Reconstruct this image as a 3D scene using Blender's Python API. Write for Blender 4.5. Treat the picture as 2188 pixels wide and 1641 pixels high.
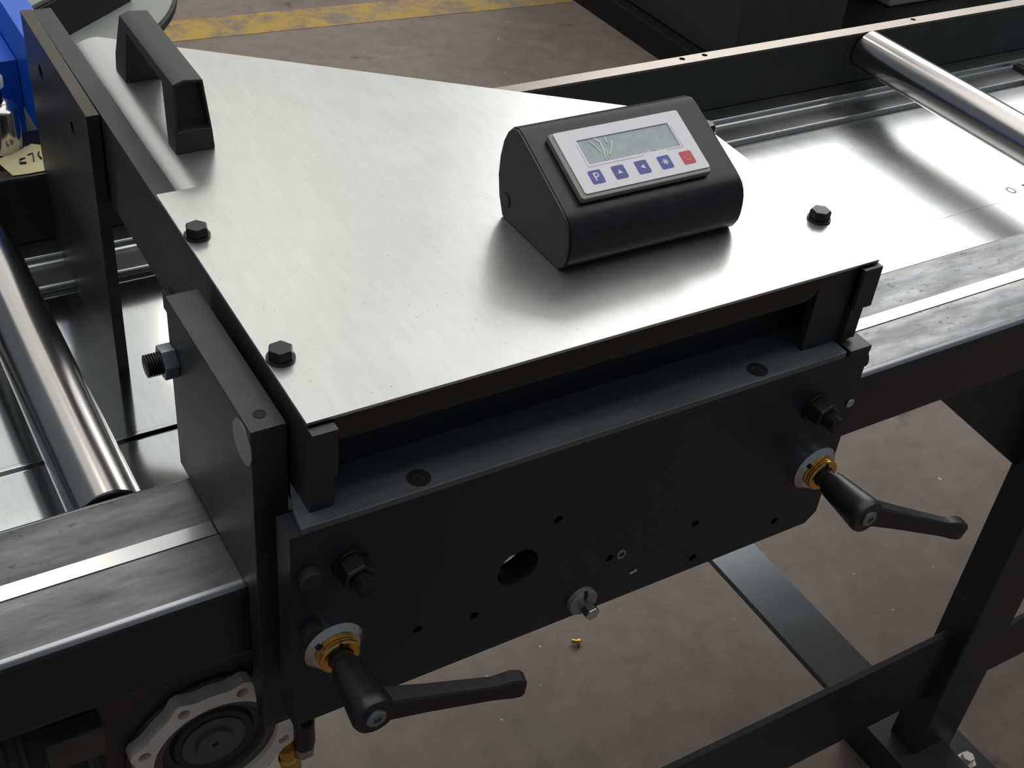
import bpy, bmesh, math, random
from mathutils import Vector, Matrix
random.seed(4)
PI = math.pi
for o in list(bpy.data.objects):
    bpy.data.objects.remove(o, do_unlink=True)
C = bpy.context.scene.collection
MM = 0.001
FZ = 905.0                    # all shapes are laid out in mm; z = 0 is the top of the cover plate, the floor lies 905 mm below it
def W(x, y, z):
    return Vector((x*MM, y*MM, (z+FZ)*MM))

# ------------------------------------------------------------------ camera
cam = bpy.data.cameras.new('camera')
camo = bpy.data.objects.new('camera', cam)
C.objects.link(camo)
cam.sensor_width = 36.0
cam.lens = 2690.77/2188*36.0
cam.clip_start = 0.02
cam.clip_end = 100
r0 = Vector((0.85819023, -0.50497952, 0.09222372))      # right
r1 = Vector((-0.25154167, -0.57029549, -0.78197816))    # down
r2 = Vector((0.44747773, 0.6478879, -0.61644541))       # forward
m = Matrix((( r0.x, -r1.x, -r2.x, 0), (r0.y, -r1.y, -r2.y, 0), (r0.z, -r1.z, -r2.z, 0), (0, 0, 0, 1)))
m.translation = W(-192.2, -457.1, 420.9)
camo.matrix_world = m
bpy.context.scene.camera = camo

# ------------------------------------------------------------------ light
sc = bpy.context.scene
sc.view_settings.view_transform = 'Standard'
sc.view_settings.look = 'None'
sc.view_settings.exposure = 0.0
sc.view_settings.gamma = 1.0
sc.view_settings.use_curve_mapping = False
w = bpy.data.worlds.new('workshop')
sc.world = w
w.use_nodes = True
w.node_tree.nodes['Background'].inputs[0].default_value = (0.72, 0.86, 1.0, 1)
w.node_tree.nodes['Background'].inputs[1].default_value = 0.14

def area(name, loc, target, sx, sy, radiance, col=(1, 1, 1)):
    l = bpy.data.lights.new(name, 'AREA')
    l.shape = 'RECTANGLE'; l.size = sx; l.size_y = sy
    l.energy = radiance*PI*sx*sy
    l.color = col
    o = bpy.data.objects.new(name, l); C.objects.link(o)
    o.location = loc
    d = Vector(target)-Vector(loc)
    o.rotation_euler = d.to_track_quat('-Z', 'Y').to_euler()
    return o
area('roof_light_far', (3.0, 8.8, 5.6), (1.2, 2.5, 0), 12.0, 7.5, 0.74, (1.0, 0.975, 0.92))
area('roof_light_near', (1.2, 1.3, 5.2), (1.2, 1.3, 0), 8.0, 4.5, 1.45, (1.0, 0.97, 0.93))
area('bright_window', (5.3, 4.09, 4.0), (0.5, 0.2, 0.85), 4.0, 2.6, 3.8, (1.0, 0.985, 0.96))
area('left_lamp', (1.75, 4.9, 4.2), (0.1, 0.2, 0.85), 0.9, 0.4, 3.5, (1.0, 0.90, 0.78))
area('aisle_lamp', (0.27, 4.05, 4.9), (-0.1, 0.1, 0.75), 0.5, 0.35, 8.0, (1.0, 0.93, 0.80))

# ------------------------------------------------------------------ materials
def node_mat(name):
    mt = bpy.data.materials.new(name); mt.use_nodes = True
    nt = mt.node_tree
    return mt, nt, nt.nodes['Principled BSDF']
def add(nt, t, **kw):
    n = nt.nodes.new(t)
    for k, v in kw.items(): setattr(n, k, v)
    return n
def noise(nt, scale, detail=4, rough=0.6, stretch=(1, 1, 1)):
    tc = add(nt, 'ShaderNodeTexCoord'); mp = add(nt, 'ShaderNodeMapping')
    mp.inputs['Scale'].default_value = stretch
    nt.links.new(tc.outputs['Object'], mp.inputs[0])
    n = add(nt, 'ShaderNodeTexNoise')
    n.inputs['Scale'].default_value = scale; n.inputs['Detail'].default_value = detail; n.inputs['Roughness'].default_value = rough
    nt.links.new(mp.outputs[0], n.inputs['Vector'])
    return n
def ramp(nt, src, stops):
    r = add(nt, 'ShaderNodeValToRGB'); e = r.color_ramp.elements
    e[0].position, e[0].color = stops[0][0], stops[0][1]
    e[1].position, e[1].color = stops[1][0], stops[1][1]
    for p, c in stops[2:]:
        k = e.new(p); k.color = c
    nt.links.new(src, r.inputs[0])
    return r
def g(v): return (v, v, v, 1)
def simple(name, col, rough, metal=0.0, spec=0.5, var=0.0, scale=30, bump=0.0, rvar=0.0, stretch=(1, 1, 1)):
    mt, nt, b = node_mat(name)
    b.inputs['Base Color'].default_value = (*col, 1)
    b.inputs['Roughness'].default_value = rough
    b.inputs['Metallic'].default_value = metal
    b.inputs['Specular IOR Level'].default_value = spec
    if var or bump or rvar:
        n = noise(nt, scale, 5, 0.65, stretch)
        if var:
            lo = tuple(c*(1-var) for c in col)+(1,); hi = tuple(min(1, c*(1+var)) for c in col)+(1,)
            r = ramp(nt, n.outputs[0], [(0.3, lo), (0.7, hi)])
            nt.links.new(r.outputs[0], b.inputs['Base Color'])
        if rvar:
            r = ramp(nt, n.outputs[0], [(0.3, g(rough-rvar)), (0.7, g(rough+rvar))])
            nt.links.new(r.outputs[0], b.inputs['Roughness'])
        if bump:
            bp = add(nt, 'ShaderNodeBump'); bp.inputs['Strength'].default_value = bump; bp.inputs['Distance'].default_value = 0.001
            nt.links.new(n.outputs[0], bp.inputs['Height']); nt.links.new(bp.outputs[0], b.inputs['Normal'])
    return mt

def galvanized(name, col, rough, var=0.035, bump=0.0, metal=1.0):
    mt, nt, b = node_mat(name)
    b.inputs['Metallic'].default_value = metal
    n1 = noise(nt, 9, 5, 0.6)
    n2 = noise(nt, 140, 3, 0.6, (1.0, 0.25, 1.0))
    mx = add(nt, 'ShaderNodeMix'); mx.data_type = 'RGBA'; mx.blend_type = 'MULTIPLY'
    mx.inputs[0].default_value = 1.0
    c1 = ramp(nt, n1.outputs[0], [(0.3, tuple(c*0.93 for c in col)+(1,)), (0.7, col+(1,))])
    c2 = ramp(nt, n2.outputs[0], [(0.35, g(0.94)), (0.65, g(1.0))])
    nt.links.new(c1.outputs[0], mx.inputs[6]); nt.links.new(c2.outputs[0], mx.inputs[7])
    # tiny dark specks
    v = noise(nt, 420, 1, 0.5)
    sp = ramp(nt, v.outputs[0], [(0.20, g(0.45)), (0.26, g(1.0))])
    mx2 = add(nt, 'ShaderNodeMix'); mx2.data_type = 'RGBA'; mx2.blend_type = 'MULTIPLY'; mx2.inputs[0].default_value = 1.0
    nt.links.new(mx.outputs[2], mx2.inputs[6]); nt.links.new(sp.outputs[0], mx2.inputs[7])
    nt.links.new(mx2.outputs[2], b.inputs['Base Color'])
    r = ramp(nt, n1.outputs[0], [(0.3, g(rough-var)), (0.7, g(rough+var))])
    nt.links.new(r.outputs[0], b.inputs['Roughness'])
    return mt

def raw_steel(name):
    mt, nt, b = node_mat(name)
    b.inputs['Metallic'].default_value = 0.9
    n1 = noise(nt, 6, 6, 0.62, (0.5, 5, 5))
    n2 = noise(nt, 26, 5, 0.65, (0.6, 2.2, 1))
    c1 = ramp(nt, n1.outputs[0], [(0.30, (0.12, 0.125, 0.13, 1)), (0.50, (0.18, 0.19, 0.20, 1)), (0.72, (0.30, 0.28, 0.25, 1))])
    c2 = ramp(nt, n2.outputs[0], [(0.30, g(0.62)), (0.66, g(1.10))])
    mx = add(nt, 'ShaderNodeMix'); mx.data_type = 'RGBA'; mx.blend_type = 'MULTIPLY'; mx.inputs[0].default_value = 1.0
    nt.links.new(c1.outputs[0], mx.inputs[6]); nt.links.new(c2.outputs[0], mx.inputs[7])
    nt.links.new(mx.outputs[2], b.inputs['Base Color'])
    n3 = noise(nt, 230, 2, 0.5, (0.6, 1, 1)); n4 = noise(nt, 7, 3, 0.5)
    pit = ramp(nt, n3.outputs[0], [(0.30, g(0.55)), (0.37, g(1.0))])
    amt = ramp(nt, n4.outputs[0], [(0.45, g(0.0)), (0.6, g(1.0))])
    mp = add(nt, 'ShaderNodeMix'); mp.data_type = 'RGBA'; mp.blend_type = 'MULTIPLY'
    nt.links.new(amt.outputs[0], mp.inputs[0]); nt.links.new(mx.outputs[2], mp.inputs[6]); nt.links.new(pit.outputs[0], mp.inputs[7])
    nt.links.new(mp.outputs[2], b.inputs['Base Color'])
    r = ramp(nt, n2.outputs[0], [(0.3, g(0.46)), (0.7, g(0.30))])
    nt.links.new(r.outputs[0], b.inputs['Roughness'])
    return mt

def concrete(name, yellow=False):
    mt, nt, b = node_mat(name)
    n1 = noise(nt, 1.3, 6, 0.65); n2 = noise(nt, 22, 5, 0.7); n3 = noise(nt, 7, 5, 0.6); n4 = noise(nt, 60, 2, 0.5)
    c1 = ramp(nt, n1.outputs[0], [(0.3, (0.175, 0.120, 0.098, 1)), (0.5, (0.245, 0.185, 0.147, 1)), (0.72, (0.285, 0.25, 0.20, 1))])
    c2 = ramp(nt, n2.outputs[0], [(0.25, g(0.72)), (0.7, g(1.10))])
    mx = add(nt, 'ShaderNodeMix'); mx.data_type = 'RGBA'; mx.blend_type = 'MULTIPLY'; mx.inputs[0].default_value = 1.0
    nt.links.new(c1.outputs[0], mx.inputs[6]); nt.links.new(c2.outputs[0], mx.inputs[7])
    st = ramp(nt, n3.outputs[0], [(0.27, g(0.45)), (0.34, g(1.0))])
    mx2 = add(nt, 'ShaderNodeMix'); mx2.data_type = 'RGBA'; mx2.blend_type = 'MULTIPLY'; mx2.inputs[0].default_value = 1.0
    nt.links.new(mx.outputs[2], mx2.inputs[6]); nt.links.new(st.outputs[0], mx2.inputs[7])
    wh = ramp(nt, n4.outputs[0], [(0.755, g(0.0)), (0.79, g(1.0))])
    mx3 = add(nt, 'ShaderNodeMix'); mx3.data_type = 'RGBA'
    nt.links.new(wh.outputs[0], mx3.inputs[0]); nt.links.new(mx2.outputs[2], mx3.inputs[6]); mx3.inputs[7].default_value = (0.6, 0.58, 0.54, 1)
    out = mx3.outputs[2]
    if yellow:
        n5 = noise(nt, 9, 7, 0.75)
        f = ramp(nt, n5.outputs[0], [(0.40, g(0.0)), (0.56, g(0.9))])
        mx4 = add(nt, 'ShaderNodeMix'); mx4.data_type = 'RGBA'
        nt.links.new(f.outputs[0], mx4.inputs[0]); nt.links.new(out, mx4.inputs[6]); mx4.inputs[7].default_value = (0.50, 0.32, 0.045, 1)
        out = mx4.outputs[2]
    nt.links.new(out, b.inputs['Base Color'])
    b.inputs['Roughness'].default_value = 0.6
    bp = add(nt, 'ShaderNodeBump'); bp.inputs['Strength'].default_value = 0.15; bp.inputs['Distance'].default_value = 0.002
    nt.links.new(n2.outputs[0], bp.inputs['Height']); nt.links.new(bp.outputs[0], b.inputs['Normal'])
    return mt

M = {}
M['galv'] = galvanized('galvanized_sheet', (0.60, 0.612, 0.595), 0.32, metal=0.88)
M['galv_new'] = galvanized('shiny_new_galvanized', (0.66, 0.69, 0.69), 0.10, var=0.02, bump=0.0)
M['galv_tray'] = galvanized('galvanized_tray', (0.66, 0.69, 0.685), 0.27)
M['black'] = simple('black_oxide_steel', (0.027, 0.029, 0.032), 0.45, 0, 0.5, 0.25, 60, 0.03)
M['black_front'] = simple('black_oxide_plate', (0.022, 0.025, 0.031), 0.42, 0, 0.45, 0.2, 40, 0.02, 0.06)
M['black_frame'] = simple('black_painted_frame', (0.026, 0.029, 0.032), 0.45, 0, 0.45, 0.2, 40)
M['shelf'] = simple('blued_steel', (0.12, 0.15, 0.165), 0.38, 0.15, 0.5, 0.2, 90, 0, 0.05, (0.15, 1, 1))
M['plastic'] = simple('black_plastic', (0.034, 0.031, 0.031), 0.45, 0, 0.5, 0.1, 300, 0.08)
M['lever'] = simple('lever_plastic', (0.016, 0.016, 0.018), 0.36, 0, 0.5, 0.1, 300, 0.05)
M['anod'] = simple('black_anodised', (0.015, 0.015, 0.019), 0.33, 0, 0.5, 0.2, 120, 0.02, 0.05)
M['bolt'] = simple('black_bolt_steel', (0.028, 0.026, 0.026), 0.36, 0.4, 0.5, 0.15, 200)
M['rail'] = raw_steel('hot_rolled_steel')
M['tube_dark'] = simple('dark_tube_steel', (0.016, 0.017, 0.023), 0.34, 0.0, 0.5, 0.2, 20, 0, 0.06, (0.2, 1, 1))  # darker steel for the rail faces that do not point up
M['worn'] = simple('edge_highlight_steel', (0.42, 0.43, 0.46), 0.27, 0.9, 0.5, 0.15, 25, 0, 0.03, (0.2, 1, 1))  # brighter steel paints the overhead light's reflection on the rounded rail edges
M['strip'] = simple('ground_steel', (0.62, 0.63, 0.64), 0.20, 1.0, 0.5, 0.06, 60, 0, 0.03, (0.1, 1, 1))
M['rear_top'] = simple('bare_steel_edge', (0.25, 0.215, 0.19), 0.34, 1.0, 0.5, 0.12, 30, 0, 0.03, (0.3, 1, 1))
M['roller'] = simple('turned_steel', (0.60, 0.565, 0.545), 0.20, 1.0, 0.5, 0.07, 40, 0, 0.04, (3, 0.15, 3))
M['steel'] = simple('bright_steel', (0.60, 0.60, 0.60), 0.25, 1.0)
M['pin'] = simple('dull_steel', (0.36, 0.35, 0.34), 0.5, 0.5)
M['zinc'] = simple('zinc_nut', (0.30, 0.34, 0.37), 0.35, 0.9)
M['brass'] = simple('brass', (0.80, 0.47, 0.13), 0.26, 1.0)
M['dark'] = simple('dark_hole', (0.006, 0.006, 0.007), 0.7)
M['chrome'] = simple('chrome', (0.55, 0.54, 0.55), 0.14, 1.0)
M['white'] = simple('white_cap', (0.75, 0.72, 0.75), 0.35)
M['label'] = simple('panel_foil', (0.92, 0.905, 0.95), 0.32)
M['bezel'] = simple('bezel_plastic', (0.27, 0.25, 0.225), 0.2, 0, 0.7)
M['lcd'] = simple('lcd_glass', (0.42, 0.50, 0.50), 0.18, 0, 0.5, 0.12, 130)
M['blue_key'] = simple('blue_key', (0.085, 0.105, 0.40), 0.4)
M['red_key'] = simple('red_key', (0.66, 0.075, 0.085), 0.4)
M['key_white'] = simple('key_print', (0.80, 0.80, 0.86), 0.5)
M['key_pink'] = simple('key_print_pink', (0.80, 0.28, 0.25), 0.5)
M['film'] = simple('film_crease_glint', (0.72, 0.75, 0.74), 0.15)  # white stands for light reflected off the creased film
M['floor'] = concrete('concrete')
M['line'] = concrete('worn_yellow_paint', True)
M['blue'] = simple('blue_paint', (0.010, 0.13, 0.72), 0.35)
M['paper'] = simple('yellow_paper', (0.70, 0.62, 0.36), 0.8)
M['ink'] = simple('pen_ink', (0.035, 0.035, 0.06), 0.7)
M['table'] = simple('grey_green_table', (0.30, 0.33, 0.295), 0.5, 0.2, 0.5, 0.08, 12)
M['alu'] = simple('cast_aluminium', (0.85, 0.75, 0.66), 0.5, 0.1, 0.5, 0.1, 60, 0.1)
M['seal'] = simple('dark_seal', (0.020, 0.020, 0.026), 0.45)
M['hub'] = simple('grey_hub', (0.12, 0.115, 0.105), 0.5, 0.3)
M['motor'] = simple('motor_housing', (0.075, 0.062, 0.052), 0.6, 0, 0.4, 0.2, 40)
M['machine'] = simple('machine_panel', (0.030, 0.037, 0.042), 0.5, 0, 0.4, 0.2, 10)
M['machine_dark'] = simple('machine_black', (0.008, 0.008, 0.009), 0.5, 0, 0.4)
M['flat'] = simple('blue_grey_flat_bar', (0.15, 0.17, 0.19), 0.30, 0.7, 0.5, 0.08, 20)
M['paleblock'] = simple('pale_casting', (0.45, 0.42, 0.40), 0.6)

# ------------------------------------------------------------------ mesh helpers (mm)
def new(): return bmesh.new()
def quad_box(bm, xy, z0, z1):
    n = len(xy)
    lo = [bm.verts.new((x, y, z0)) for x, y in xy]; hi = [bm.verts.new((x, y, z1)) for x, y in xy]
    bm.faces.new(lo[::-1]); bm.faces.new(hi)
    for i in range(n):
        j = (i+1) % n
        bm.faces.new((lo[i], lo[j], hi[j], hi[i]))
def box(bm, x0, x1, y0, y1, z0, z1):
    quad_box(bm, [(x0, y0), (x1, y0), (x1, y1), (x0, y1)], z0, z1)
def prism(bm, pts, axis, a0, a1):
    """pts: 2-D outline in the two other axes (x: (y,z); y: (x,z); z: (x,y))"""
    def P(p, a):
        if axis == 'x': return (a, p[0], p[1])
        if axis == 'y': return (p[0], a, p[1])
        return (p[0], p[1], a)
    A = [bm.verts.new(P(p, a0)) for p in pts]; B = [bm.verts.new(P(p, a1)) for p in pts]
    bm.faces.new(A[::-1]); bm.faces.new(B)
    n = len(pts)
    for i in range(n):
        j = (i+1) % n
        bm.faces.new((A[i], A[j], B[j], B[i]))
def frame(d):
    d = Vector(d).normalized()
    u = d.cross(Vector((0, 0, 1)))
    if u.length < 1e-3: u = Vector((1, 0, 0))
    u.normalize(); v = d.cross(u)
    return d, u, v
def lathe(bm, p0, d, prof, n=32, phase=0.0, cap=True):
    """prof: [(distance along d, radius)]"""
    d, u, v = frame(d); p0 = Vector(p0)
    rings = []
    for t, r in prof:
        rings.append([bm.verts.new(p0+d*t+(u*math.cos(2*PI*k/n+phase)+v*math.sin(2*PI*k/n+phase))*r) for k in range(n)])
    for a, b in zip(rings, rings[1:]):
        for k in range(n):
            bm.faces.new((a[k], a[(k+1) % n], b[(k+1) % n], b[k]))
    if cap:
        bm.faces.new(rings[0][::-1]); bm.faces.new(rings[-1])
def cyl(bm, p0, d, length, r, n=32, phase=0.0):
    lathe(bm, p0, d, [(0, r), (length, r)], n, phase)
def ring(bm, p0, d, length, ro, ri, n=40):
    d, u, v = frame(d); p0 = Vector(p0)
    R = []
    for t, r in ((0, ri), (0, ro), (length, ro), (length, ri)):
        R.append([bm.verts.new(p0+d*t+(u*math.cos(2*PI*k/n)+v*math.sin(2*PI*k/n))*r) for k in range(n)])
    for i in range(4):
        a, b = R[i], R[(i+1) % 4]
        for k in range(n):
            bm.faces.new((a[k], a[(k+1) % n], b[(k+1) % n], b[k]))
def holed(bm, outer, holes, axis, a0, a1):
    """plate with through holes: outline and hole loops filled, then extruded"""
    def P(p):
        if axis == 'x': return (a0, p[0], p[1])
        if axis == 'y': return (p[0], a0, p[1])
        return (p[0], p[1], a0)
    edges = []
    for loop in [outer]+holes:
        vs = [bm.verts.new(P(p)) for p in loop]
        for i in range(len(vs)):
            edges.append(bm.edges.new((vs[i], vs[(i+1) % len(vs)])))
    r = bmesh.ops.triangle_fill(bm, use_beauty=True, use_dissolve=False, edges=edges)
    fs = [f for f in r['geom'] if isinstance(f, bmesh.types.BMFace)]
    e = bmesh.ops.extrude_face_region(bm, geom=fs)
    dv = {'x': (a1-a0, 0, 0), 'y': (0, a1-a0, 0), 'z': (0, 0, a1-a0)}[axis]
    bmesh.ops.translate(bm, vec=dv, verts=[v for v in e['geom'] if isinstance(v, bmesh.types.BMVert)])
def circ(c, r, n=24, ph=0):
    return [(c[0]+r*math.cos(2*PI*k/n+ph), c[1]+r*math.sin(2*PI*k/n+ph)) for k in range(n)]
def rrect(x0, x1, y0, y1, r, n=5):
    pts = []
    for cx, cy, a in ((x1-r, y0+r, -90), (x1-r, y1-r, 0), (x0+r, y1-r, 90), (x0+r, y0+r, 180)):
        for k in range(n+1):
            t = math.radians(a+90*k/n); pts.append((cx+r*math.cos(t), cy+r*math.sin(t)))
    return pts

ROOT = {}
def thing(name, label, cat, base, group=None):
    o = bpy.data.objects.new(name, None); C.objects.link(o)
    o.empty_display_size = 0.02
    o.location = W(*base)
    o['label'] = label; o['category'] = cat
    if group: o['group'] = group
    ROOT[o] = Vector(base)
    return o
def root_of(p):
    while p.parent: p = p.parent
    return p
def obj(name, bm, mat, parent=None, bevel=0.0, label=None, seg=2, ang=35, base=None, wn=False):
    bmesh.ops.recalc_face_normals(bm, faces=bm.faces[:])
    if bevel:
        es = [e for e in bm.edges if len(e.link_faces) == 2 and e.calc_face_angle(0) > math.radians(32)]
        bmesh.ops.bevel(bm, geom=es, offset=bevel, offset_type='OFFSET', segments=seg, profile=0.5, affect='EDGES', clamp_overlap=True)
    if parent is not None: off = ROOT[root_of(parent)]
    elif base is not None: off = Vector(base)
    else: off = Vector((0, 0, 0))
    for v in bm.verts:
        v.co = (v.co-off)*MM
    me = bpy.data.meshes.new(name); bm.to_mesh(me); bm.free()
    me.materials.append(mat)
    me.shade_smooth(); me.set_sharp_from_angle(angle=math.radians(ang))
    o = bpy.data.objects.new(name, me); C.objects.link(o)
    if bevel or wn:
        md = o.modifiers.new('flat_normals', 'WEIGHTED_NORMAL'); md.keep_sharp = True; md.weight = 100
    if parent is not None: o.parent = parent
    else: o.location = W(*off)
    if label: o['label'] = label
    return o
def tag(o, label, cat, group=None):
    o['label'] = label; o['category'] = cat
    if group: o['group'] = group
    return o
def dup_part(o, parent, delta, name=None):
    c = o.copy(); C.objects.link(c); c.parent = parent
    c.location = o.location+Vector(delta)*MM
    return c

# ------------------------------------------------------------------ floor
bm = new(); box(bm, -4000, 9000, -3500, 9000, -FZ-60, -FZ)
fl = obj('floor', bm, M['floor']); fl['kind'] = 'structure'
bm = new()
pts = [(-900, 2515), (600, 2452), (1810, 2360), (1810, 2480), (600, 2575), (-900, 2640)]
quad_box(bm, pts, -FZ, -FZ+1.0)
tag(obj('floor_marking', bm, M['line'], base=(600, 2500, -FZ)), 'worn yellow painted line across the brown concrete floor', 'floor line')

# ------------------------------------------------------------------ conveyor frame
X0, X1 = -1400, 2600
fr = thing('roller_conveyor', 'dark steel roller conveyor frame with wide front rail, black rear rail and black leg', 'conveyor', (300, 95, -FZ))
bm = new(); prism(bm, rrect(40, 150, -215, -150, 8, 9), 'x', X0, X1)
fx = obj('front_rail', bm, M['tube_dark'], fr, label='wide steel box rail, worn bare on top, dark on its front')
fx.data.materials.append(M['rail']); fx.data.materials.append(M['worn'])
for p in fx.data.polygons:
    if p.normal.z > 0.97: p.material_index = 1
    elif p.normal.z > 0.62: p.material_index = 2  # rounded edge faces get the painted highlight
bm = new(); box(bm, X0, X1, 88, 100, -150, -149.2)
obj('guide_strip', bm, M['strip'], fx, 0.2, label='narrow shiny ground strip along the rail top')
# rear rail: black channel with a bare top edge and tapped holes
bm = new(); box(bm, X0, X1, 564, 581, -215, -153)
rr = obj('rear_rail', bm, M['black_frame'], fr, 0.8)
bm = new()
holed(bm, [(X0, 564), (X1, 564), (X1, 581), (X0, 581)], [circ((x, 575), 3.6, 14) for x in (700, 732, 1064)], 'z', -153, -150)
obj('top_edge', bm, M['rear_top'], rr, label='bare pinkish steel top edge with screw holes')
for x in (700, 732, 1064):
    bm = new(); cyl(bm, (x, 575, -153.2), (0, 0, 1), 1.2, 3.2, 12); obj('set_screw', bm, M['dark'], rr)
# front leg with gusset, cross bars, flat bar
bm = new(); box(bm, 817, 894, 40, 82, -FZ+8, -215)
leg = obj('leg', bm, M['black_frame'], fr, 3)
bm = new(); box(bm, 791, 868, -420, 130, -FZ, -FZ+52); obj('foot_beam', bm, M['black_frame'], leg, 2)
bm = new(); box(bm, 868, 935, -10, 60, -FZ, -FZ+8); obj('foot_plate', bm, M['black_frame'], leg, 1)
bm = new(); lathe(bm, (905, 18, -FZ+8), (0, 0, 1), [(0, 13), (4, 13), (4, 8), (13, 8)], 6); obj('anchor_bolt', bm, M['alu'], leg, 0.4)
bm = new(); prism(bm, [(598, -215), (830, -215), (830, -412)], 'y', 76, 84); obj('gusset', bm, M['black_frame'], fr, 0.8)
bm = new(); box(bm, X0, 818, 58, 66, -763, -643)
obj('cross_bar', bm, M['black_frame'], fr, 1.0)
bm = new(); box(bm, 893, X1, 58, 66, -775, -690)
obj('cross_bar', bm, M['black_frame'], fr, 1.0)
bm = new(); box(bm, 629, 694, 66.2, 640, -652, -644)
obj('flat_bar', bm, M['flat'], fr, 0.8, label='blue grey flat steel bar running under the conveyor')
# ------------------------------------------------------------------ drip tray under the rollers
tr = thing('drip_tray', 'long galvanized sheet tray lying under the rollers and the stop', 'tray', (600, 350, -229))
XS = 392
bm = new(); box(bm, X0+20, XS, 150, 284, -230.5, -229.4); obj('floor_panel', bm, M['galv_new'], tr)
bm = new(); box(bm, X0+20, XS, 292, 506, -230.2, -229.1); obj('floor_panel', bm, M['galv_new'], tr)
bm = new(); prism(bm, [(283.5, -230), (284, -229.2), (286, -226.6), (290, -226.6), (292, -228.8), (292.5, -230)], 'x', X0+20, XS); obj('folded_ridge', bm, M['galv_new'], tr, 0.4)
bm = new(); box(bm, XS, X1, 150, 285, -230.5, -229.2); obj('floor_panel', bm, M['galv_tray'], tr)
bm = new(); box(bm, XS, X1, 285, 506, -230.5, -229.0); obj('floor_panel', bm, M['galv_tray'], tr)
bm = new(); prism(bm, [(500, -228.8), (500, -224.2), (502, -222.5), (536, -222.5), (538, -221), (538, -217.5), (540, -215.6), (581, -215.6), (581, -217), (541, -217), (539.6, -219), (539.6, -223), (537, -224), (503, -224), (501.8, -228.8)], 'x', X0+20, X1)
obj('stepped_rim', bm, M['galv_tray'], tr, 0.5)
bm = new(); ring(bm, (0, 0, 0), (0, 0, 1), 0.25, 6.4, 4.9, 28)
for v in bm.verts: v.co = Vector((976+v.co.x*0.8, 300+v.co.y, -229.0+v.co.z))
obj('stamped_zero', bm, M['hub'], tr)
bm = new(); cyl(bm, (1000, 303, -229.0), (0, 0, 1), 0.3, 2.2, 12); obj('stamped_dot', bm, M['hub'], tr)
bm = new(); prism(bm, [(1236, 440), (1500, 440), (1500, 447), (1243, 447), (1243, 533), (1236, 533)], 'z', -229, -217); obj('gap_strip', bm, M['dark'], tr, 0.5)  # dark strip drawn along the gap at the end box
bm = new(); box(bm, 1243, 1500, 447, 533, -229, -214.5); obj('end_box', bm, M['galv_tray'], tr, 1.0)

# ------------------------------------------------------------------ rollers
def make_roller(x, label):
    r = thing('conveyor_roller', label, 'roller', (x, 357, -173))
    bm = new(); lathe(bm, (x, 151, -173), (0, 1, 0), [(0, 23.4), (0.6, 24), (410.4, 24), (411, 23.4)], 64); obj('roller_tube', bm, M['roller'], r)
    bm = new(); cyl(bm, (x, 150, -173), (0, 1, 0), 2, 9, 20); obj('axle', bm, M['bolt'], r)
    bm = new(); cyl(bm, (x, 562, -173), (0, 1, 0), 2, 9, 20); obj('axle', bm, M['bolt'], r)
    return r
ra = make_roller(-72, 'shiny steel roller left of the black stop plate')
rb = ra.copy(); C.objects.link(rb); ROOT[rb] = Vector((981, 357, -173)); rb.location = W(981, 357, -173)
rb['label'] = 'shiny steel roller crossing the tray right of the digital display'
for ch in list(ra.children):
    c = ch.copy(); C.objects.link(c); c.parent = rb
for r in (ra, rb): r['group'] = 'steel conveyor rollers'

# ------------------------------------------------------------------ stop carriage
ca = thing('stop_carriage', 'black sliding stop carriage with galvanized cover plate, clamped on the front rail', 'machine carriage', (190, 70, -150))
# cover plate, two sheets
bm = new(); quad_box(bm, [(0, 0), (402, 0.5), (407.5, 184), (409, 246), (2.5, 246)], -2.2, 0)
cp = obj('cover_plate', bm, M['galv'], ca, 0.4, label='bright galvanized front cover sheet')
bm = new()
# rear gusset sheet, left edge folded down over a radius
pr = [(17.8, -7.2), (20.5, -5.4), (24, -4.0), (28, -3.0), (32, -2.5), (35, -2.5)]
ya, yb = 200, 497
lo = [bm.verts.new((x+(0 if True else 0), ya, z)) for x, z in pr]; hi = [bm.verts.new((x+2.5, yb, z)) for x, z in pr]
for i in range(len(pr)-1): bm.faces.new((lo[i], lo[i+1], hi[i+1], hi[i]))
a = lo[-1]; b_ = hi[-1]
c1 = bm.verts.new((377, 248, -2.5)); c2 = bm.verts.new((395, 200, -2.5))
bm.faces.new((a, c2, c1, b_))
bmesh.ops.recalc_face_normals(bm, faces=bm.faces[:])
if bm.faces[-1].normal.z < 0: bmesh.ops.reverse_faces(bm, faces=bm.faces[:])
bmesh.ops.solidify(bm, geom=bm.faces[:], thickness=2.0)
obj('gusset_sheet', bm, M['galv'], ca, 0, wn=True, label='triangular galvanized sheet behind the cover plate')
# stop arm and stop plate
bm = new(); quad_box(bm, [(0.3, -2), (15, -2), (20.6, 567), (5.2, 567)], -76, -4.0)
arm = obj('arm_bar', bm, M['black'], ca, 0.8)
for y, z in ((241, -14.6), (237, -36.3), (300, -30), (330, -55)):
    bm = new(); cyl(bm, (2.3+y*0.0086-0.4-1.2, y, z), (1, 0, 0), 1.0, 3.4, 16); obj('screw_hole', bm, M['dark'], arm)
bm = new()
quad = []
holed(bm, [(371, -229.0), (371, -4), (566, -4), (566, -214.8), (539, -214.8), (535, -221.8), (500, -221.8), (499, -229.0)], [circ((516, -35), 7, 20), circ((422, -38), 6, 20)], 'x', -6.7, 2.2)
for v in bm.verts: v.co.x += (v.co.y-371)*0.0145
sp = obj('stop_plate', bm, M['black'], ca, 0, label='tall flat black stop plate on the far end of the arm')
bm = new(); cyl(bm, (-2, 422, -38), (1, 0, 0), 3, 5.9, 18); obj('cap_screw', bm, M['dark'], sp)
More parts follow.
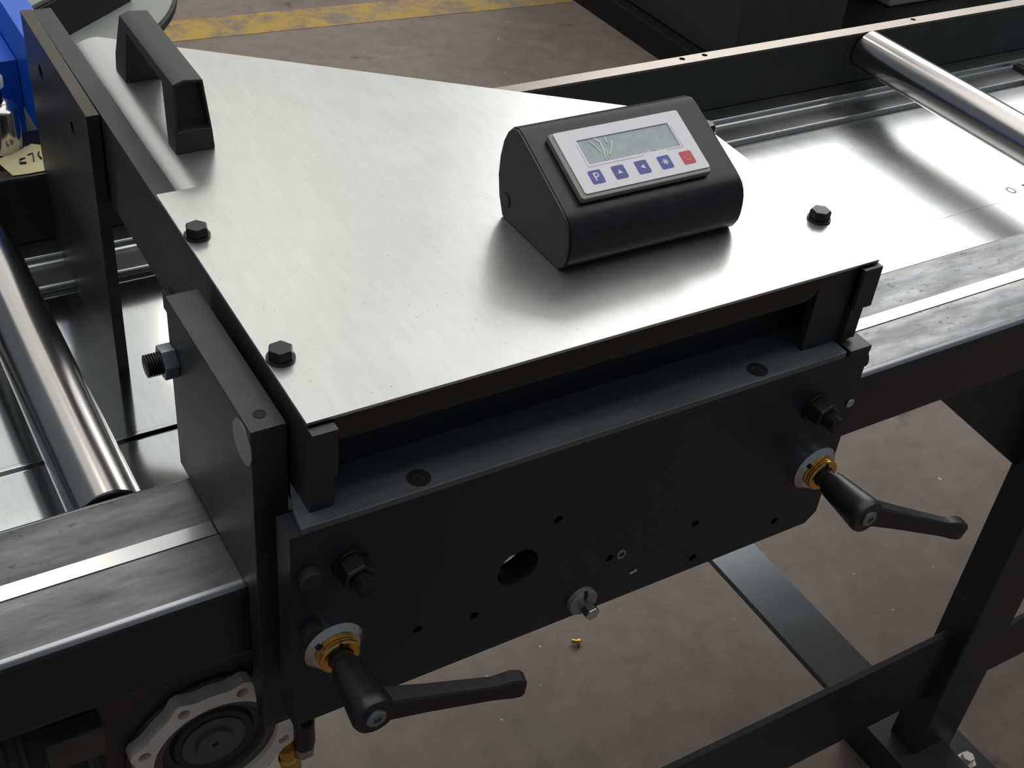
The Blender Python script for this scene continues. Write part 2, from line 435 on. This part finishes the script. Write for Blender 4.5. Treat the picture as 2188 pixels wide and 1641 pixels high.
bm = new(); cyl(bm, (0.5, 516, -35), (1, 0, 0), 3, 6.9, 18); obj('cap_screw', bm, M['dark'], sp)
bm = new(); quad_box(bm, [(-6.9, 370.6), (2.4, 370.6), (5.2, 566.3), (-4.2, 566.3)], -4.0, -3.3)
obj('brown_edge', bm, simple('brown_edge', (0.075, 0.066, 0.048), 0.5, 0.2), sp, 0.3, label='brownish top edge')  # thin browner strip along the top of the plate
# right bar, aprons and inner body
bm = new(); box(bm, 386.5, 398, -2, 240, -60, -2.6); box(bm, 386.5, 402.5, -4, 6, -34, -2.6)
obj('side_bar', bm, M['black'], ca, 0.7)
bm = new(); box(bm, -0.3, 14.4, -8, -1.5, -34.5, -2.6)
obj('end_tab', bm, M['black'], ca, 0.5)
bm = new(); prism(bm, [(15.2, -2.6), (15.2, -19), (343, -19), (349, -17.2), (353, -12.5), (354, -7), (354, -2.6)], 'y', 1.0, 3.5)
obj('front_apron', bm, simple('apron_steel', (0.042, 0.034, 0.032), 0.3, 0.5), ca, 0.9, label='brownish steel strip below the front plate edge')
bm = new(); prism(bm, [(354.5, -2.6), (386.4, -2.6), (386.4, -62), (354.5, -62)], 'y', 2.0, 9)
obj('corner_web', bm, M['black'], ca, 0.8)
bm = new(); box(bm, 14, 388, 27, 35, -66, -3.5); obj('rear_web', bm, M['black_front'], ca)
bm = new(); box(bm, -2, 398, 35, 238, -82, -66); obj('body_block', bm, M['black_front'], ca, 1)
# shelf angle, front plate
bm = new(); quad_box(bm, [(-8.5, -11.5), (384, -11.5), (386, 28), (1, 28), (-6.5, 5)], -67, -62)
sh = obj('shelf_angle', bm, M['shelf'], ca, 0.8, label='blue grey steel ledge above the front plate')
for x in (66.5, 313.5):
    bm = new(); ring(bm, (x, -1.8, -62.1), (0, 0, 1), 0.5, 7.0, 3.0, 24); lathe(bm, (x, -1.8, -62.1), (0, 0, 1), [(0, 3.0), (0.15, 2.9)], 6)
    obj('countersunk_screw', bm, M['dark'], sh, label='black countersunk screw')
bm = new()
hs = [circ((137, -158.5), 15, 36)]
for x, z in ((163, -127), (67.4, -181.5), (107.8, -189), (283, -181.4), (211.4, -183.3), (289, -217.7), (363.8, -212.3)):
    hs.append(circ((x, z), 3.2, 14))
holed(bm, [(-15, -229), (398, -229), (407, -220), (407, -67), (-15, -67)], hs, 'y', -11, 8)
fp = obj('front_plate', bm, M['black_front'], ca, 0, label='large flat black front plate with drilled holes')
for x, z in ((163, -127), (67.4, -181.5), (107.8, -189), (283, -181.4), (211.4, -183.3), (289, -217.7), (363.8, -212.3)):
    bm = new(); cyl(bm, (x, 6, z), (0, 1, 0), 1.8, 3.1, 12); obj('hole_bottom', bm, M['dark'], fp)
bm = new(); ring(bm, (220.5, -11.0, -183), (0, -1, 0), 1.2, 3.6, 2.4, 18); obj('set_screw', bm, M['pin'], fp, label='small bright ring in the front plate')
bm = new(); cyl(bm, (232, -11, -208), (1, 0.0, 0.2), 6, 1.0, 8); obj('scratch_pin', bm, M['pin'], fp)
# right end plate with screw head and tapped hole
bm = new(); box(bm, 386.5, 406, -12.5, 4, -67, -62); box(bm, 386.5, 406, 8, 30, -229, -62.5)
obj('end_plate', bm, M['black'], ca, 0.7)
bm = new(); lathe(bm, (406.5, -3, -79), (1, 0, 0), [(0, 8), (3.5, 8), (5, 6.6)], 24); obj('button_screw', bm, M['black'], ca, 0)
bm = new(); cyl(bm, (404, -11.2, -113), (0, -1, 0), 1.0, 3.6, 18); hole_glint = obj('set_screw', bm, M['steel'], fp, 0.3, label='bright disc for a threaded hole glint at right edge of the front plate')  # shiny disc painted in for the glint of a threaded hole
# left end block that wraps the rail
bm = new()
prism(bm, [(21, -15), (157, -15), (157, -147), (37, -147.5), (37, -240), (30, -262), (21, -266)], 'x', -22.6, -2.2)
eb = obj('end_block', bm, M['black'], ca, 0.7, label='thick black left end block notched over the rail')
bm = new(); cyl(bm, (-22.4, 33.5, -31), (-1, 0, 0), 0.7, 13.5, 40); obj('dowel_pin', bm, M['pin'], eb, 0.2, label='round flush grey pin end')
bm = new(); ring(bm, (-12.6, 33.5, -15), (0, 0, 1), 0.3, 3.6, 2.6, 20); cyl(bm, (-12.6, 33.5, -15), (0, 0, 1), 0.1, 2.6, 16); obj('screw_hole', bm, M['dark'], eb)
bm = new(); cyl(bm, (-22.6, 148, -56), (-1, 0, 0), 9, 11.2, 6, 0.2); nb = obj('hex_nut', bm, M['zinc'], eb, 0.8, label='bluish hex nut on the block side')
bm = new()
pf = [(0, 6.2)]
for k in range(7): pf += [(k*1.6+0.3, 7.2), (k*1.6+0.9, 7.2), (k*1.6+1.3, 6.2)]
lathe(bm, (-30, 148, -56), (-1, 0, 0), pf, 24); obj('threaded_stud', bm, M['bolt'], nb)
for x, z in ((-4.5, -100), (-3.0, -146)):
    bm = new(); lathe(bm, (x, -11, z), (0, -1, 0), [(0, 7), (5, 7), (6, 6)], 20); obj('cap_screw', bm, M['black'], fp)

def hex_bolt(x, y):
    bm = new(); lathe(bm, (x, y, 1.4), (0, 0, 1), [(0, 7.4), (4.9, 7.4), (6.2, 6.5)], 6, random.uniform(0, 1)); h = obj('hex_bolt', bm, M['bolt'], cp, 0.25, label='black hex bolt on the cover plate')
    bm = new(); cyl(bm, (x, y, 0.0), (0, 0, 1), 1.5, 8.2, 28); obj('washer', bm, M['bolt'], h if False else cp, 0.3)
for x, y in ((9.6, 189.5), (8.8, 55.5), (398, 56.2), (401.4, 189)): hex_bolt(x, y)

def stud_nut(x, z):
    bm = new(); cyl(bm, (x, -11, z), (0, -1, 0), 2.2, 11.5, 30)
    ws = obj('washer', bm, M['bolt'], ca, 0.4)
    bm = new(); lathe(bm, (x, -13.2, z), (0, -1, 0), [(0, 10.4), (10.5, 10.4), (12, 9.2)], 6, 0.3); h = obj('hex_nut', bm, M['bolt'], ca, 0.4, label='black hex nut on the front plate')
    bm = new(); pf = [(0, 5.2)]
    for k in range(6): pf += [(k*1.6+0.3, 6.0), (k*1.6+0.9, 6.0), (k*1.6+1.3, 5.2)]
    lathe(bm, (x, -25, z), (0, -1, 0), pf, 22); obj('threaded_stud', bm, M['bolt'], h)
stud_nut(21, -102); stud_nut(369, -105)
# slotted steel collar with hex screw at lower middle
bm = new(); lathe(bm, (192.5, -11, -214), (0, -1, 0), [(0, 11), (4, 11), (5, 10)], 32); k = obj('slotted_collar', bm, M['pin'], ca, 0, label='small steel collar at bottom middle of the front plate')
bm = new(); box(bm, 191.2, 193.8, -16.3, -15.0, -214, -202.5); obj('slot', bm, M['dark'], k)
bm = new(); lathe(bm, (192.5, -16, -214), (0, -1, 0), [(0, 5.6), (10, 5.6), (11, 5)], 6, 0.15); obj('hex_screw', bm, M['steel'], k, 0.2, label='shiny hex screw')

# ------------------------------------------------------------------ pull handle on the gusset sheet
hd = thing('pull_handle', 'black plastic bridge handle standing on the galvanized cover sheet', 'handle', (46, 365, -2.5))
bm = new()
prof = [(295, -2.5), (295.6, 11), (303, 46), (424, 46), (436, 11), (436, -2.5), (411, -2.5), (407, 37), (325, 37), (312, -2.5)]
xs = [(32.5, -2.2), (46, 0.6), (59.5, -0.8)]
rows = [[bm.verts.new((x+(1.5 if y > 400 else 0)+(0.12*(z if x < 40 else -z) if True else 0)*0.55, y, z+(dz if z > 40 else 0))) for y, z in prof] for x, dz in xs]
n = len(prof)
front = []
for a_, b2 in zip(rows, rows[1:]):
    for i in range(n):
        j = (i+1) % n
        f = bm.faces.new((a_[i], a_[j], b2[j], b2[i]))
        if i == 1: front.append(f)
def side(r):   # split the C-shaped side into quads
    bm.faces.new((r[0], r[1], r[8], r[9])); bm.faces.new((r[1], r[2], r[8])); bm.faces.new((r[2], r[3], r[7], r[8])); bm.faces.new((r[3], r[4], r[7])); bm.faces.new((r[4], r[5], r[6], r[7]))
side(rows[0]); side(rows[-1])
bmesh.ops.recalc_face_normals(bm, faces=bm.faces[:])
bmesh.ops.inset_region(bm, faces=front, thickness=2.6, depth=0)
res = bmesh.ops.extrude_face_region(bm, geom=front)
bmesh.ops.delete(bm, geom=front, context='FACES_ONLY')
bmesh.ops.translate(bm, vec=(0, 10, 0), verts=[v for v in res['geom'] if isinstance(v, bmesh.types.BMVert)])
obj('grip', bm, M['plastic'], hd, 0.9)
bm = new(); lathe(bm, (46, 301.2, 10.5), (0, 0, 1), [(0, 3.6), (2.4, 3.6)], 18); obj('mounting_screw', bm, M['bolt'], hd, 0.3)

# ------------------------------------------------------------------ digital display
dd = thing('digital_display', 'black wedge shaped digital readout with a small white framed screen on the cover plate', 'display', (263, 105, 0))
P1 = [(72, 0.0), (67.5, 3.5), (65, 8.5), (64, 14), (64, 21), (64.8, 26.5), (66.5, 31), (69, 34.6), (72.6, 37.3), (77, 39.8), (128.5, 64.0), (134, 65.6), (139.5, 64), (143.5, 60), (147.5, 52), (150, 40), (150.3, 26), (147, 12), (141, 0.0)]
bm = new(); prism(bm, P1, 'x', 199, 331)
obj('housing', bm, M['anod'], dd, 0, ang=30, wn=True)
def shrink(k): return [(105+(y-105)*k, 31+(z-31)*k) for y, z in P1]
for xa, xb in ((197, 199), (331, 333)):
    bm = new(); prism(bm, [(y, max(0.2, z)) for y, z in shrink(0.985)], 'x', xa, xb); e = obj('end_cap', bm, M['plastic'], dd, 0.5)
    if xa < 200:
        bm = new(); cyl(bm, (197.1, 138, 13), (-1, 0, 0), 0.8, 5.2, 24); obj('plug', bm, M['anod'], e, 0.2)
# seam line near the bottom, foot strip
bm = new(); box(bm, 200, 330, 78, 137, -0.0, 0.9); obj('base_pad', bm, M['dark'], dd)
A0 = Vector((0, 71.2, 37.6)); VV = Vector((0, 60.2, 27.6)).normalized(); NN = Vector((0, -VV.z, VV.y))
# panel-space shapes: u along x, v up the sloping face, h above it
def pan(bm, poly, h0, h1):
    def P(u, v, h): return A0+Vector((u, 0, 0))+VV*v+NN*h
    A = [bm.verts.new(P(u, v, h0)) for u, v in poly]; B = [bm.verts.new(P(u, v, h1)) for u, v in poly]
    bm.faces.new(A[::-1]); bm.faces.new(B)
    k = len(poly)
    for i in range(k):
        j = (i+1) % k
        bm.faces.new((A[i], A[j], B[j], B[i]))
bm = new(); pan(bm, rrect(211, 310.5, 6.5, 57, 2.5), 0.0, 4.6); bz = obj('bezel', bm, M['bezel'], dd, 1.0, label='translucent grey bezel rim')
bm = new()
def P3(u, v, h): return A0+Vector((u, 0, 0))+VV*v+NN*h
# keypad foil with a window cut for the screen
outer = rrect(214.5, 309.8, 9.5, 56.3, 1.6); win = rrect(227.6, 297.6, 29.3, 48, 0.6, 2)
edges = []
for loop in (outer, win):
    vs = [bm.verts.new((u, v, 0)) for u, v in loop]
    for i in range(len(vs)): edges.append(bm.edges.new((vs[i], vs[(i+1) % len(vs)])))
r = bmesh.ops.triangle_fill(bm, use_beauty=True, edges=edges)
ex = bmesh.ops.extrude_face_region(bm, geom=[f for f in r['geom'] if isinstance(f, bmesh.types.BMFace)])
bmesh.ops.translate(bm, vec=(0, 0, 0.9), verts=[v for v in ex['geom'] if isinstance(v, bmesh.types.BMVert)])
for v in bm.verts: v.co = P3(v.co.x, v.co.y, 4.5+v.co.z)
pf = obj('keypad_foil', bm, M['label'], dd, 0, label='pale lilac keypad foil around the screen')
bm = new(); pan(bm, [(227.4, 29.1), (297.8, 29.1), (297.8, 48.2), (227.4, 48.2)], 4.3, 4.75); lc = obj('screen', bm, M['lcd'], dd, 0, label='blank grey green liquid crystal screen')
def stroke(bm, pts, w0, w1, h0=4.8, h1=5.1):
    for i in range(len(pts)-1):
        (a, b), (c, d) = pts[i], pts[i+1]
        k0 = w0+(w1-w0)*i/(len(pts)-1); k1 = w0+(w1-w0)*(i+1)/(len(pts)-1)
        L = math.hypot(c-a, d-b); nx, ny = -(d-b)/L, (c-a)/L
        pan(bm, [(a-nx*k0, b-ny*k0), (c-nx*k1, d-ny*k1), (c+nx*k1, d+ny*k1), (a+nx*k0, b+ny*k0)], h0, h1)
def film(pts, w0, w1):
    bm = new(); stroke(bm, pts, w0, w1); obj('film_crease_glint', bm, M['film'], lc)  # raised white strips paint the streak reflections along the creases
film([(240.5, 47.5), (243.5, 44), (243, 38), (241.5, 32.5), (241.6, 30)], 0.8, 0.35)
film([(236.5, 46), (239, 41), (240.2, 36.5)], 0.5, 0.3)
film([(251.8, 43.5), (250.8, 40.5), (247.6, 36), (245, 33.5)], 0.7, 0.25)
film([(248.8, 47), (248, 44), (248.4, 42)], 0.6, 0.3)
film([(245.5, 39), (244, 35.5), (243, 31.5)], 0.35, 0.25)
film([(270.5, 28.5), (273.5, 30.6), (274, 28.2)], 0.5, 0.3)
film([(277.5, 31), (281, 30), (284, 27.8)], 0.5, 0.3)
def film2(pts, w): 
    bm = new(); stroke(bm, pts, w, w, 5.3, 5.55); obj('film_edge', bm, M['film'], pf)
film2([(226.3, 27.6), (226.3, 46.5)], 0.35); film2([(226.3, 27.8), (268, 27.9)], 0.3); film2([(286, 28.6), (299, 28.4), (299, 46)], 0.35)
keys = [(227.8, 'p'), (245.1, 'u'), (262.5, 'l'), (280.0, 's'), (297.4, 'o')]
for u, kd in keys:
    v0 = 19.7
    bm = new(); pan(bm, rrect(u-4.6, u+4.6, v0-4.9, v0+4.9, 1.1, 3), 5.3, 5.65)
    kb = obj('key', bm, M['red_key'] if kd == 'o' else M['blue_key'], pf, 0, label='red power key' if kd == 'o' else None)
    bm = new()
    h0, h1 = 5.6, 5.8
    if kd == 'p':
        pan(bm, [(u-1.8, v0-3), (u-0.7, v0-3), (u-0.7, v0+3), (u-1.8, v0+3)], h0, h1)
        stroke(bm, [(u-0.8, v0+2.5), (u+0.7, v0+2.5), (u+1.5, v0+1.9), (u+1.7, v0+1.1), (u+1.4, v0+0.3), (u+0.7, v0-0.2), (u-0.8, v0-0.2)], 0.5, 0.5, h0, h1)
    elif kd == 'u': pan(bm, [(u-1.9, v0-1.3), (u+1.9, v0-1.3), (u, v0+1.7)], h0, h1)
    elif kd == 'l': pan(bm, [(u-1.7, v0), (u+1.4, v0-2), (u+1.4, v0+2)], h0, h1)
    elif kd == 's':
        for t in range(4):
            a = t*PI/4; ln = 2.6 if t % 2 == 0 else 2.2
            stroke(bm, [(u-ln*math.cos(a), v0-ln*math.sin(a)), (u+ln*math.cos(a), v0+ln*math.sin(a))], 0.32, 0.32, h0, h1+t*0.02)
    else:
        stroke(bm, [(u+2.2*math.sin(a*PI/9), v0+2.2*math.cos(a*PI/9)) for a in range(2, 17)], 0.33, 0.33, h0, h1)
        stroke(bm, [(u, v0+0.4), (u, v0+2.4)], 0.3, 0.3, h0, h1)
    me = obj('key_symbol', bm, M['key_pink'] if kd == 'o' else M['key_white'], None)
    me.parent = pf
    for vv in me.data.vertices: vv.co = vv.co-Vector(ROOT[dd])*MM
    me.location = (0, 0, 0)

# ------------------------------------------------------------------ clamping levers
def clamp_lever(x, z, tip, label):
    t = thing('clamping_lever', label, 'lever', (x, -11, z), 'clamping levers on the front plate')
    bm = new(); lathe(bm, (x, -11, z), (0, -1, 0), [(0, 18.5), (6, 18.5), (9.6, 15.0), (9.6, 10)], 48); rg = obj('steel_collar', bm, M['steel'], t, label='shiny slotted steel collar')
    bm = new(); prism(bm, [(x-13.5, z+9), (x-11, z+11.5), (x-8.6, z+9.1), (x-11.1, z+6.6)], 'y', -21.2, -17.0); obj('slot', bm, M['dark'], rg)
    bm = new()
    prf = [(0, 12.6)]
    for k in range(3): prf += [(k*2+0.5, 12.8), (k*2+1.5, 12.8), (k*2+1.8, 12.3)]
    lathe(bm, (x, -20, z), (0, -1, 0), prf+[(6.6, 11.6), (6.6, 8.2), (2, 7.6)], 40); br = obj('brass_ring', bm, M['brass'], t, label='golden brass ring')
    bm = new(); box(bm, x-1.0, x+1.0, -26.9, -25.6, z+8, z+12.3); obj('slot', bm, M['dark'], br)
    bm = new(); lathe(bm, (x, -26, z), (0, -1, 0), [(0, 7.5), (8, 7.5), (9, 8)], 24); obj('stud', bm, M['bolt'], t)
    bm = new(); lathe(bm, (x, -33, z), (0, -1, 0), [(0, 8.2), (0.8, 9.2), (3.5, 9.4), (3.6, 10.0), (32, 13), (37, 13.4), (39.6, 12.4)], 36)
    hub = obj('hub', bm, M['lever'], t)
    # arm
    p0 = Vector((x, -64, z)); p1 = Vector(tip); d = (p1-p0); L = d.length; d.normalize()
    a = Vector((0, -1, 0)); a = (a-d*a.dot(d)).normalized(); s = d.cross(a)
    if s.z < 0: s = -s
    bm = new()
    secs = [(0.0, 9.0, 7.2, 0), (0.12, 8.2, 6.4, 0), (0.35, 7.2, 5.4, 0), (0.78, 6.2, 4.6, 0), (0.83, 6.8, 4.8, 0.6), (0.90, 7.7, 5.2, 1.3), (0.96, 7.3, 5.0, 1.1), (0.99, 5.6, 4.0, 0.5), (1.0, 3.6, 2.6, 0.2)]
    rings = []
    for f, hh, dd_, up in secs:
        c = p0+d*(L*f)+s*up
        sq = []
        for (i, j) in ((1, .78), (.84, 1), (-.84, 1), (-1, .78), (-1, -.78), (-.84, -1), (.84, -1), (1, -.78)):
            sq.append(bm.verts.new(c+s*(hh*i)+a*(dd_*j)))
        rings.append(sq)
    for A, B in zip(rings, rings[1:]):
        for k in range(8): bm.faces.new((A[k], A[(k+1) % 8], B[(k+1) % 8], B[k]))
    bm.faces.new(rings[0][::-1]); bm.faces.new(rings[-1])
    obj('arm', bm, M['lever'], t, 0, ang=32)
    bm = new(); lathe(bm, (x, -72.4, z), (0, -1, 0), [(0, 6.2), (1.6, 6.2), (2.6, 5), (2.6, 2.6), (1.0, 2.4)], 24); obj('end_screw', bm, M['zinc'], t, label='grey socket screw in the hub end')
    return t
clamp_lever(8.6, -160, (98, -86, -166), 'black plastic clamping lever at the left end of the front plate')
clamp_lever(382, -162, (478, -86, -203), 'black plastic clamping lever at the right end of the front plate')

# ------------------------------------------------------------------ gear unit below the front rail
gu = thing('gear_unit', 'cast aluminium gear flange with a dark hub below the left end of the rail', 'gearbox', (-46, 60, -305))
pts = []
for k in range(72):
    a = 2*PI*k/72
    # ears at the screw holes, every 45 degrees
    e = max(0.0, math.cos((a-math.radians(22.5))*8))**2
    pts.append((-46+(54.5+6.5*e)*math.cos(a), -305+(54.5+6.5*e)*math.sin(a)))
bm = new()
hs = [circ((-46+51*math.cos(math.radians(22.5+45*k)), -305+51*math.sin(math.radians(22.5+45*k))), 4.2, 14) for k in range(8)]
holed(bm, pts, hs+[circ((-46, -305), 43, 48)], 'y', 48, 58); obj('flange', bm, M['alu'], gu)
bm = new(); ring(bm, (-46, 52, -305), (0, 1, 0), 8, 43.5, 36, 48); obj('inner_ring', bm, simple('oily_ring', (0.10, 0.085, 0.075), 0.5), gu)
bm = new(); lathe(bm, (-46, 62, -305), (0, -1, 0), [(0, 36.5), (3, 36.5), (3, 30), (7, 27), (7, 10)], 40); obj('shaft_seal', bm, M['seal'], gu)
bm = new(); lathe(bm, (-46, 56, -305), (0, -1, 0), [(0, 22), (2, 22), (2.2, 13), (5, 12.5), (5, 2.5), (3, 2.2)], 36); obj('hub', bm, M['hub'], gu)
bm = new(); lathe(bm, (-46, 58, -305), (0, 1, 0), [(0, 58), (60, 54), (90, 40)], 40); obj('casing', bm, M['motor'], gu)
bm = new(); box(bm, -118, -2, 62, 148, -372, -232); obj('housing_block', bm, M['motor'], gu, 4)
for k in range(8):
    a = math.radians(22.5+45*k); bm = new(); cyl(bm, (-46+51*math.cos(a), 55, -305+51*math.sin(a)), (0, 1, 0), 2, 4.1, 14); obj('screw_hole', bm, M['dark'], gu)
bm = new(); prism(bm, [(-18, -262), (-4, -270), (-2, -252), (-10, -236), (-15, -234), (-13, -250)], 'y', 48, 58); obj('lug', bm, M['alu'], gu, 0.8)
mo = thing('drive_motor', 'dark brown finned motor half hidden under the left end of the rail', 'motor', (-160, 100, -330))
bm = new(); lathe(bm, (-112, 110, -300), (-1, 0, 0), [(0, 40), (8, 58), (40, 60), (240, 60), (250, 50)], 40); obj('motor_body', bm, M['motor'], mo)
for k in range(5):
    bm = new(); ring(bm, (-124-k*12, 110, -300), (-1, 0, 0), 3, 65, 59, 40); obj('cooling_fin', bm, M['motor'], mo)
bm = new(); box(bm, -150, -115, 44, 60, -262, -236); obj('terminal_box', bm, M['motor'], mo, 2)
ft = thing('hose_fitting', 'small dark pipe fitting with a brass end right of the gear flange', 'fitting', (16, 50, -345))
bm = new(); lathe(bm, (16, 50, -312), (0, 0, -1), [(0, 5), (2, 8), (26, 8.5), (30, 7)], 24); obj('body', bm, M['anod'], ft)
bm = new(); cyl(bm, (16, 50, -342), (0, 0, -1), 8, 8.5, 6); obj('hex_collar', bm, M['pin'], ft, 0.4)
bm = new(); lathe(bm, (3, 50, -338), (0.15, 0, -1), [(0, 6), (10, 6), (12, 7.5), (24, 7.5)], 20); obj('brass_end', bm, M['brass'], ft)
bm = new(); cyl(bm, (-2, 52, -322), (1, 0, 0.5), 14, 4, 14); obj('link', bm, M['alu'], ft)

# brass screw dropped on the floor
bm = new(); lathe(bm, (556, 412, -FZ+5), (0.6, -0.6, 0.1), [(0, 3), (8, 3), (8, 5), (12, 5)], 14)
tag(obj('brass_screw', bm, M['brass'], base=(556, 412, -FZ)), 'tiny brass screw lying on the concrete floor below the front plate', 'screw')

# ------------------------------------------------------------------ behind the rear rail, left
rt = thing('round_table', 'grey green round sheet metal table top behind the rear rail', 'table', (20, 1262, -FZ))
bm = new(); cyl(bm, (20, 1262, -256), (0, 0, 1), 6, 302, 96); obj('table_top', bm, M['table'], rt, 0)
bm = new(); ring(bm, (20, 1262, -262), (0, 0, 1), 9, 306, 302.2, 96); obj('edge_band', bm, M['machine'], rt, 0)
bm = new(); cyl(bm, (20, 1262, -FZ), (0, 0, 1), FZ-256, 45, 32); obj('pedestal', bm, M['machine'], rt)
bb = thing('black_gearbox_cover', 'flat black box with a grey lid standing on the round table', 'box', (120, 1250, -250))
dx, dy = Vector((105, 84)).normalized(); 
q0 = Vector((20, 970)); ux = Vector((dx, dy)); uy = Vector((-dy, dx))
def bx(a, b): p = q0+ux*a+uy*b; return (p.x, p.y)
bm = new(); quad_box(bm, [bx(0, 0), bx(290, 0), bx(290, 190), bx(0, 190)], -249.5, -200); obj('body', bm, M['machine_dark'], bb, 2)
bm = new(); quad_box(bm, [bx(-3, 4), bx(293, 4), bx(293, 194), bx(-3, 194)], -200, -194); obj('lid', bm, M['table'], bb, 1)
bl = thing('blue_beam', 'bright blue painted beam behind the stop plate', 'beam', (20, 800, -100))
bm = new(); box(bm, 9.8, 34, 606, 1150, -150, -60); obj('beam_body', bm, M['blue'], bl, 1.5)
bm = new(); box(bm, -120, 9.6, 690, 1150, -190, -100); obj('beam_base', bm, M['blue'], bl, 1.5)
bm = new(); box(bm, -40, 40, 720, 900, -FZ, -190); obj('pedestal', bm, M['machine_dark'], bl, 2)
rg = thing('regulator', 'chrome cylinder with a white cap on a black base behind the rear rail', 'regulator', (-26, 622, -170))
bm = new(); lathe(bm, (-27, 622, -160), (0, 0, 1), [(0, 22), (6, 22), (8, 19), (50, 18.5), (54, 15), (56, 9)], 36); obj('body', bm, M['chrome'], rg)
bm = new(); lathe(bm, (-28, 622, -105), (0, 0, 1), [(0, 9), (12, 8), (14, 6)], 24); obj('neck', bm, M['bolt'], rg)
bm = new(); lathe(bm, (-27, 622, -92), (0, 0, 1), [(0, 8), (2, 10.5), (10, 10.5), (14, 8), (15, 3)], 24); obj('cap', bm, M['white'], rg, label='shiny white cap')
bm = new(); box(bm, -110, 22, 585, 668, -176, -160); obj('base', bm, M['anod'], rg, 3)
# paper tag
bm = new()
tp = [(-36, 601), (-35, 590), (-30, 569), (-18, 567.5), (-3, 568), (8, 571), (8, 606), (-3, 612), (-18, 606)]
tz = [-149, -149.2, -149.4, -149.2, -149.2, -149.4, -146, -145, -147.5]
top = [bm.verts.new((x, y, z)) for (x, y), z in zip(tp, tz)]
cv = bm.verts.new((-15, 588, -146.8))
for i in range(len(top)): bm.faces.new((top[i], top[(i+1) % len(top)], cv))
bmesh.ops.recalc_face_normals(bm, faces=bm.faces[:])
bmesh.ops.solidify(bm, geom=bm.faces[:], thickness=0.25)
pt = thing('paper_tag', 'torn pale yellow paper tag with handwriting on the rear rail', 'tag', (-15, 588, -149))
obj('sheet', bm, M['paper'], pt)
def ink(pts, w=0.45):
    bm = new()
    for (a, b), (c, d) in zip(pts, pts[1:]):
        L = math.hypot(c-a, d-b); nx, ny = -(d-b)/L*w, (c-a)/L*w
        quad_box(bm, [(a-nx, b-ny), (c-nx, d-ny), (c+nx, d+ny), (a+nx, b+ny)], -147.6, -145.2)
    obj('handwriting', bm, M['ink'], pt)
ink([(-14, 590), (-19, 589), (-20, 583), (-15, 582)])
ink([(-11, 594), (-6, 596), (-8.5, 583)])
ink([(-0.5, 597), (-2.5, 592), (-1.5, 585)])

# ------------------------------------------------------------------ machines behind the rear rail, right
mc = thing('dark_machine', 'large dark machine standing on the floor beyond the conveyor', 'machine', (2300, 2100, -FZ))
bm = new(); box(bm, 1815, 3400, 1760, 2700, -FZ, -FZ+70); obj('plinth', bm, M['machine_dark'], mc, 5)
bm = new(); box(bm, 1850, 2200, 1720, 2660, -FZ+70, 40); obj('side_cabinet', bm, M['machine'], mc, 8)
bm = new(); box(bm, 2200, 3400, 2000, 2680, -FZ+70, 40); obj('body', bm, M['machine_dark'], mc, 8)
bm = new(); cyl(bm, (2205, 1960, -420), (1, -0.35, -0.42), 520, 22, 20); obj('brace_tube', bm, M['machine'], mc)
pb = thing('pale_casting', 'pale grey casting lying in front of the dark machine at the top right', 'casting', (2760, 1850, -FZ))
bm = new(); box(bm, 2560, 2900, 1900, 1980, -FZ+70, -FZ+280); obj('block', bm, M['paleblock'], pb, 10)
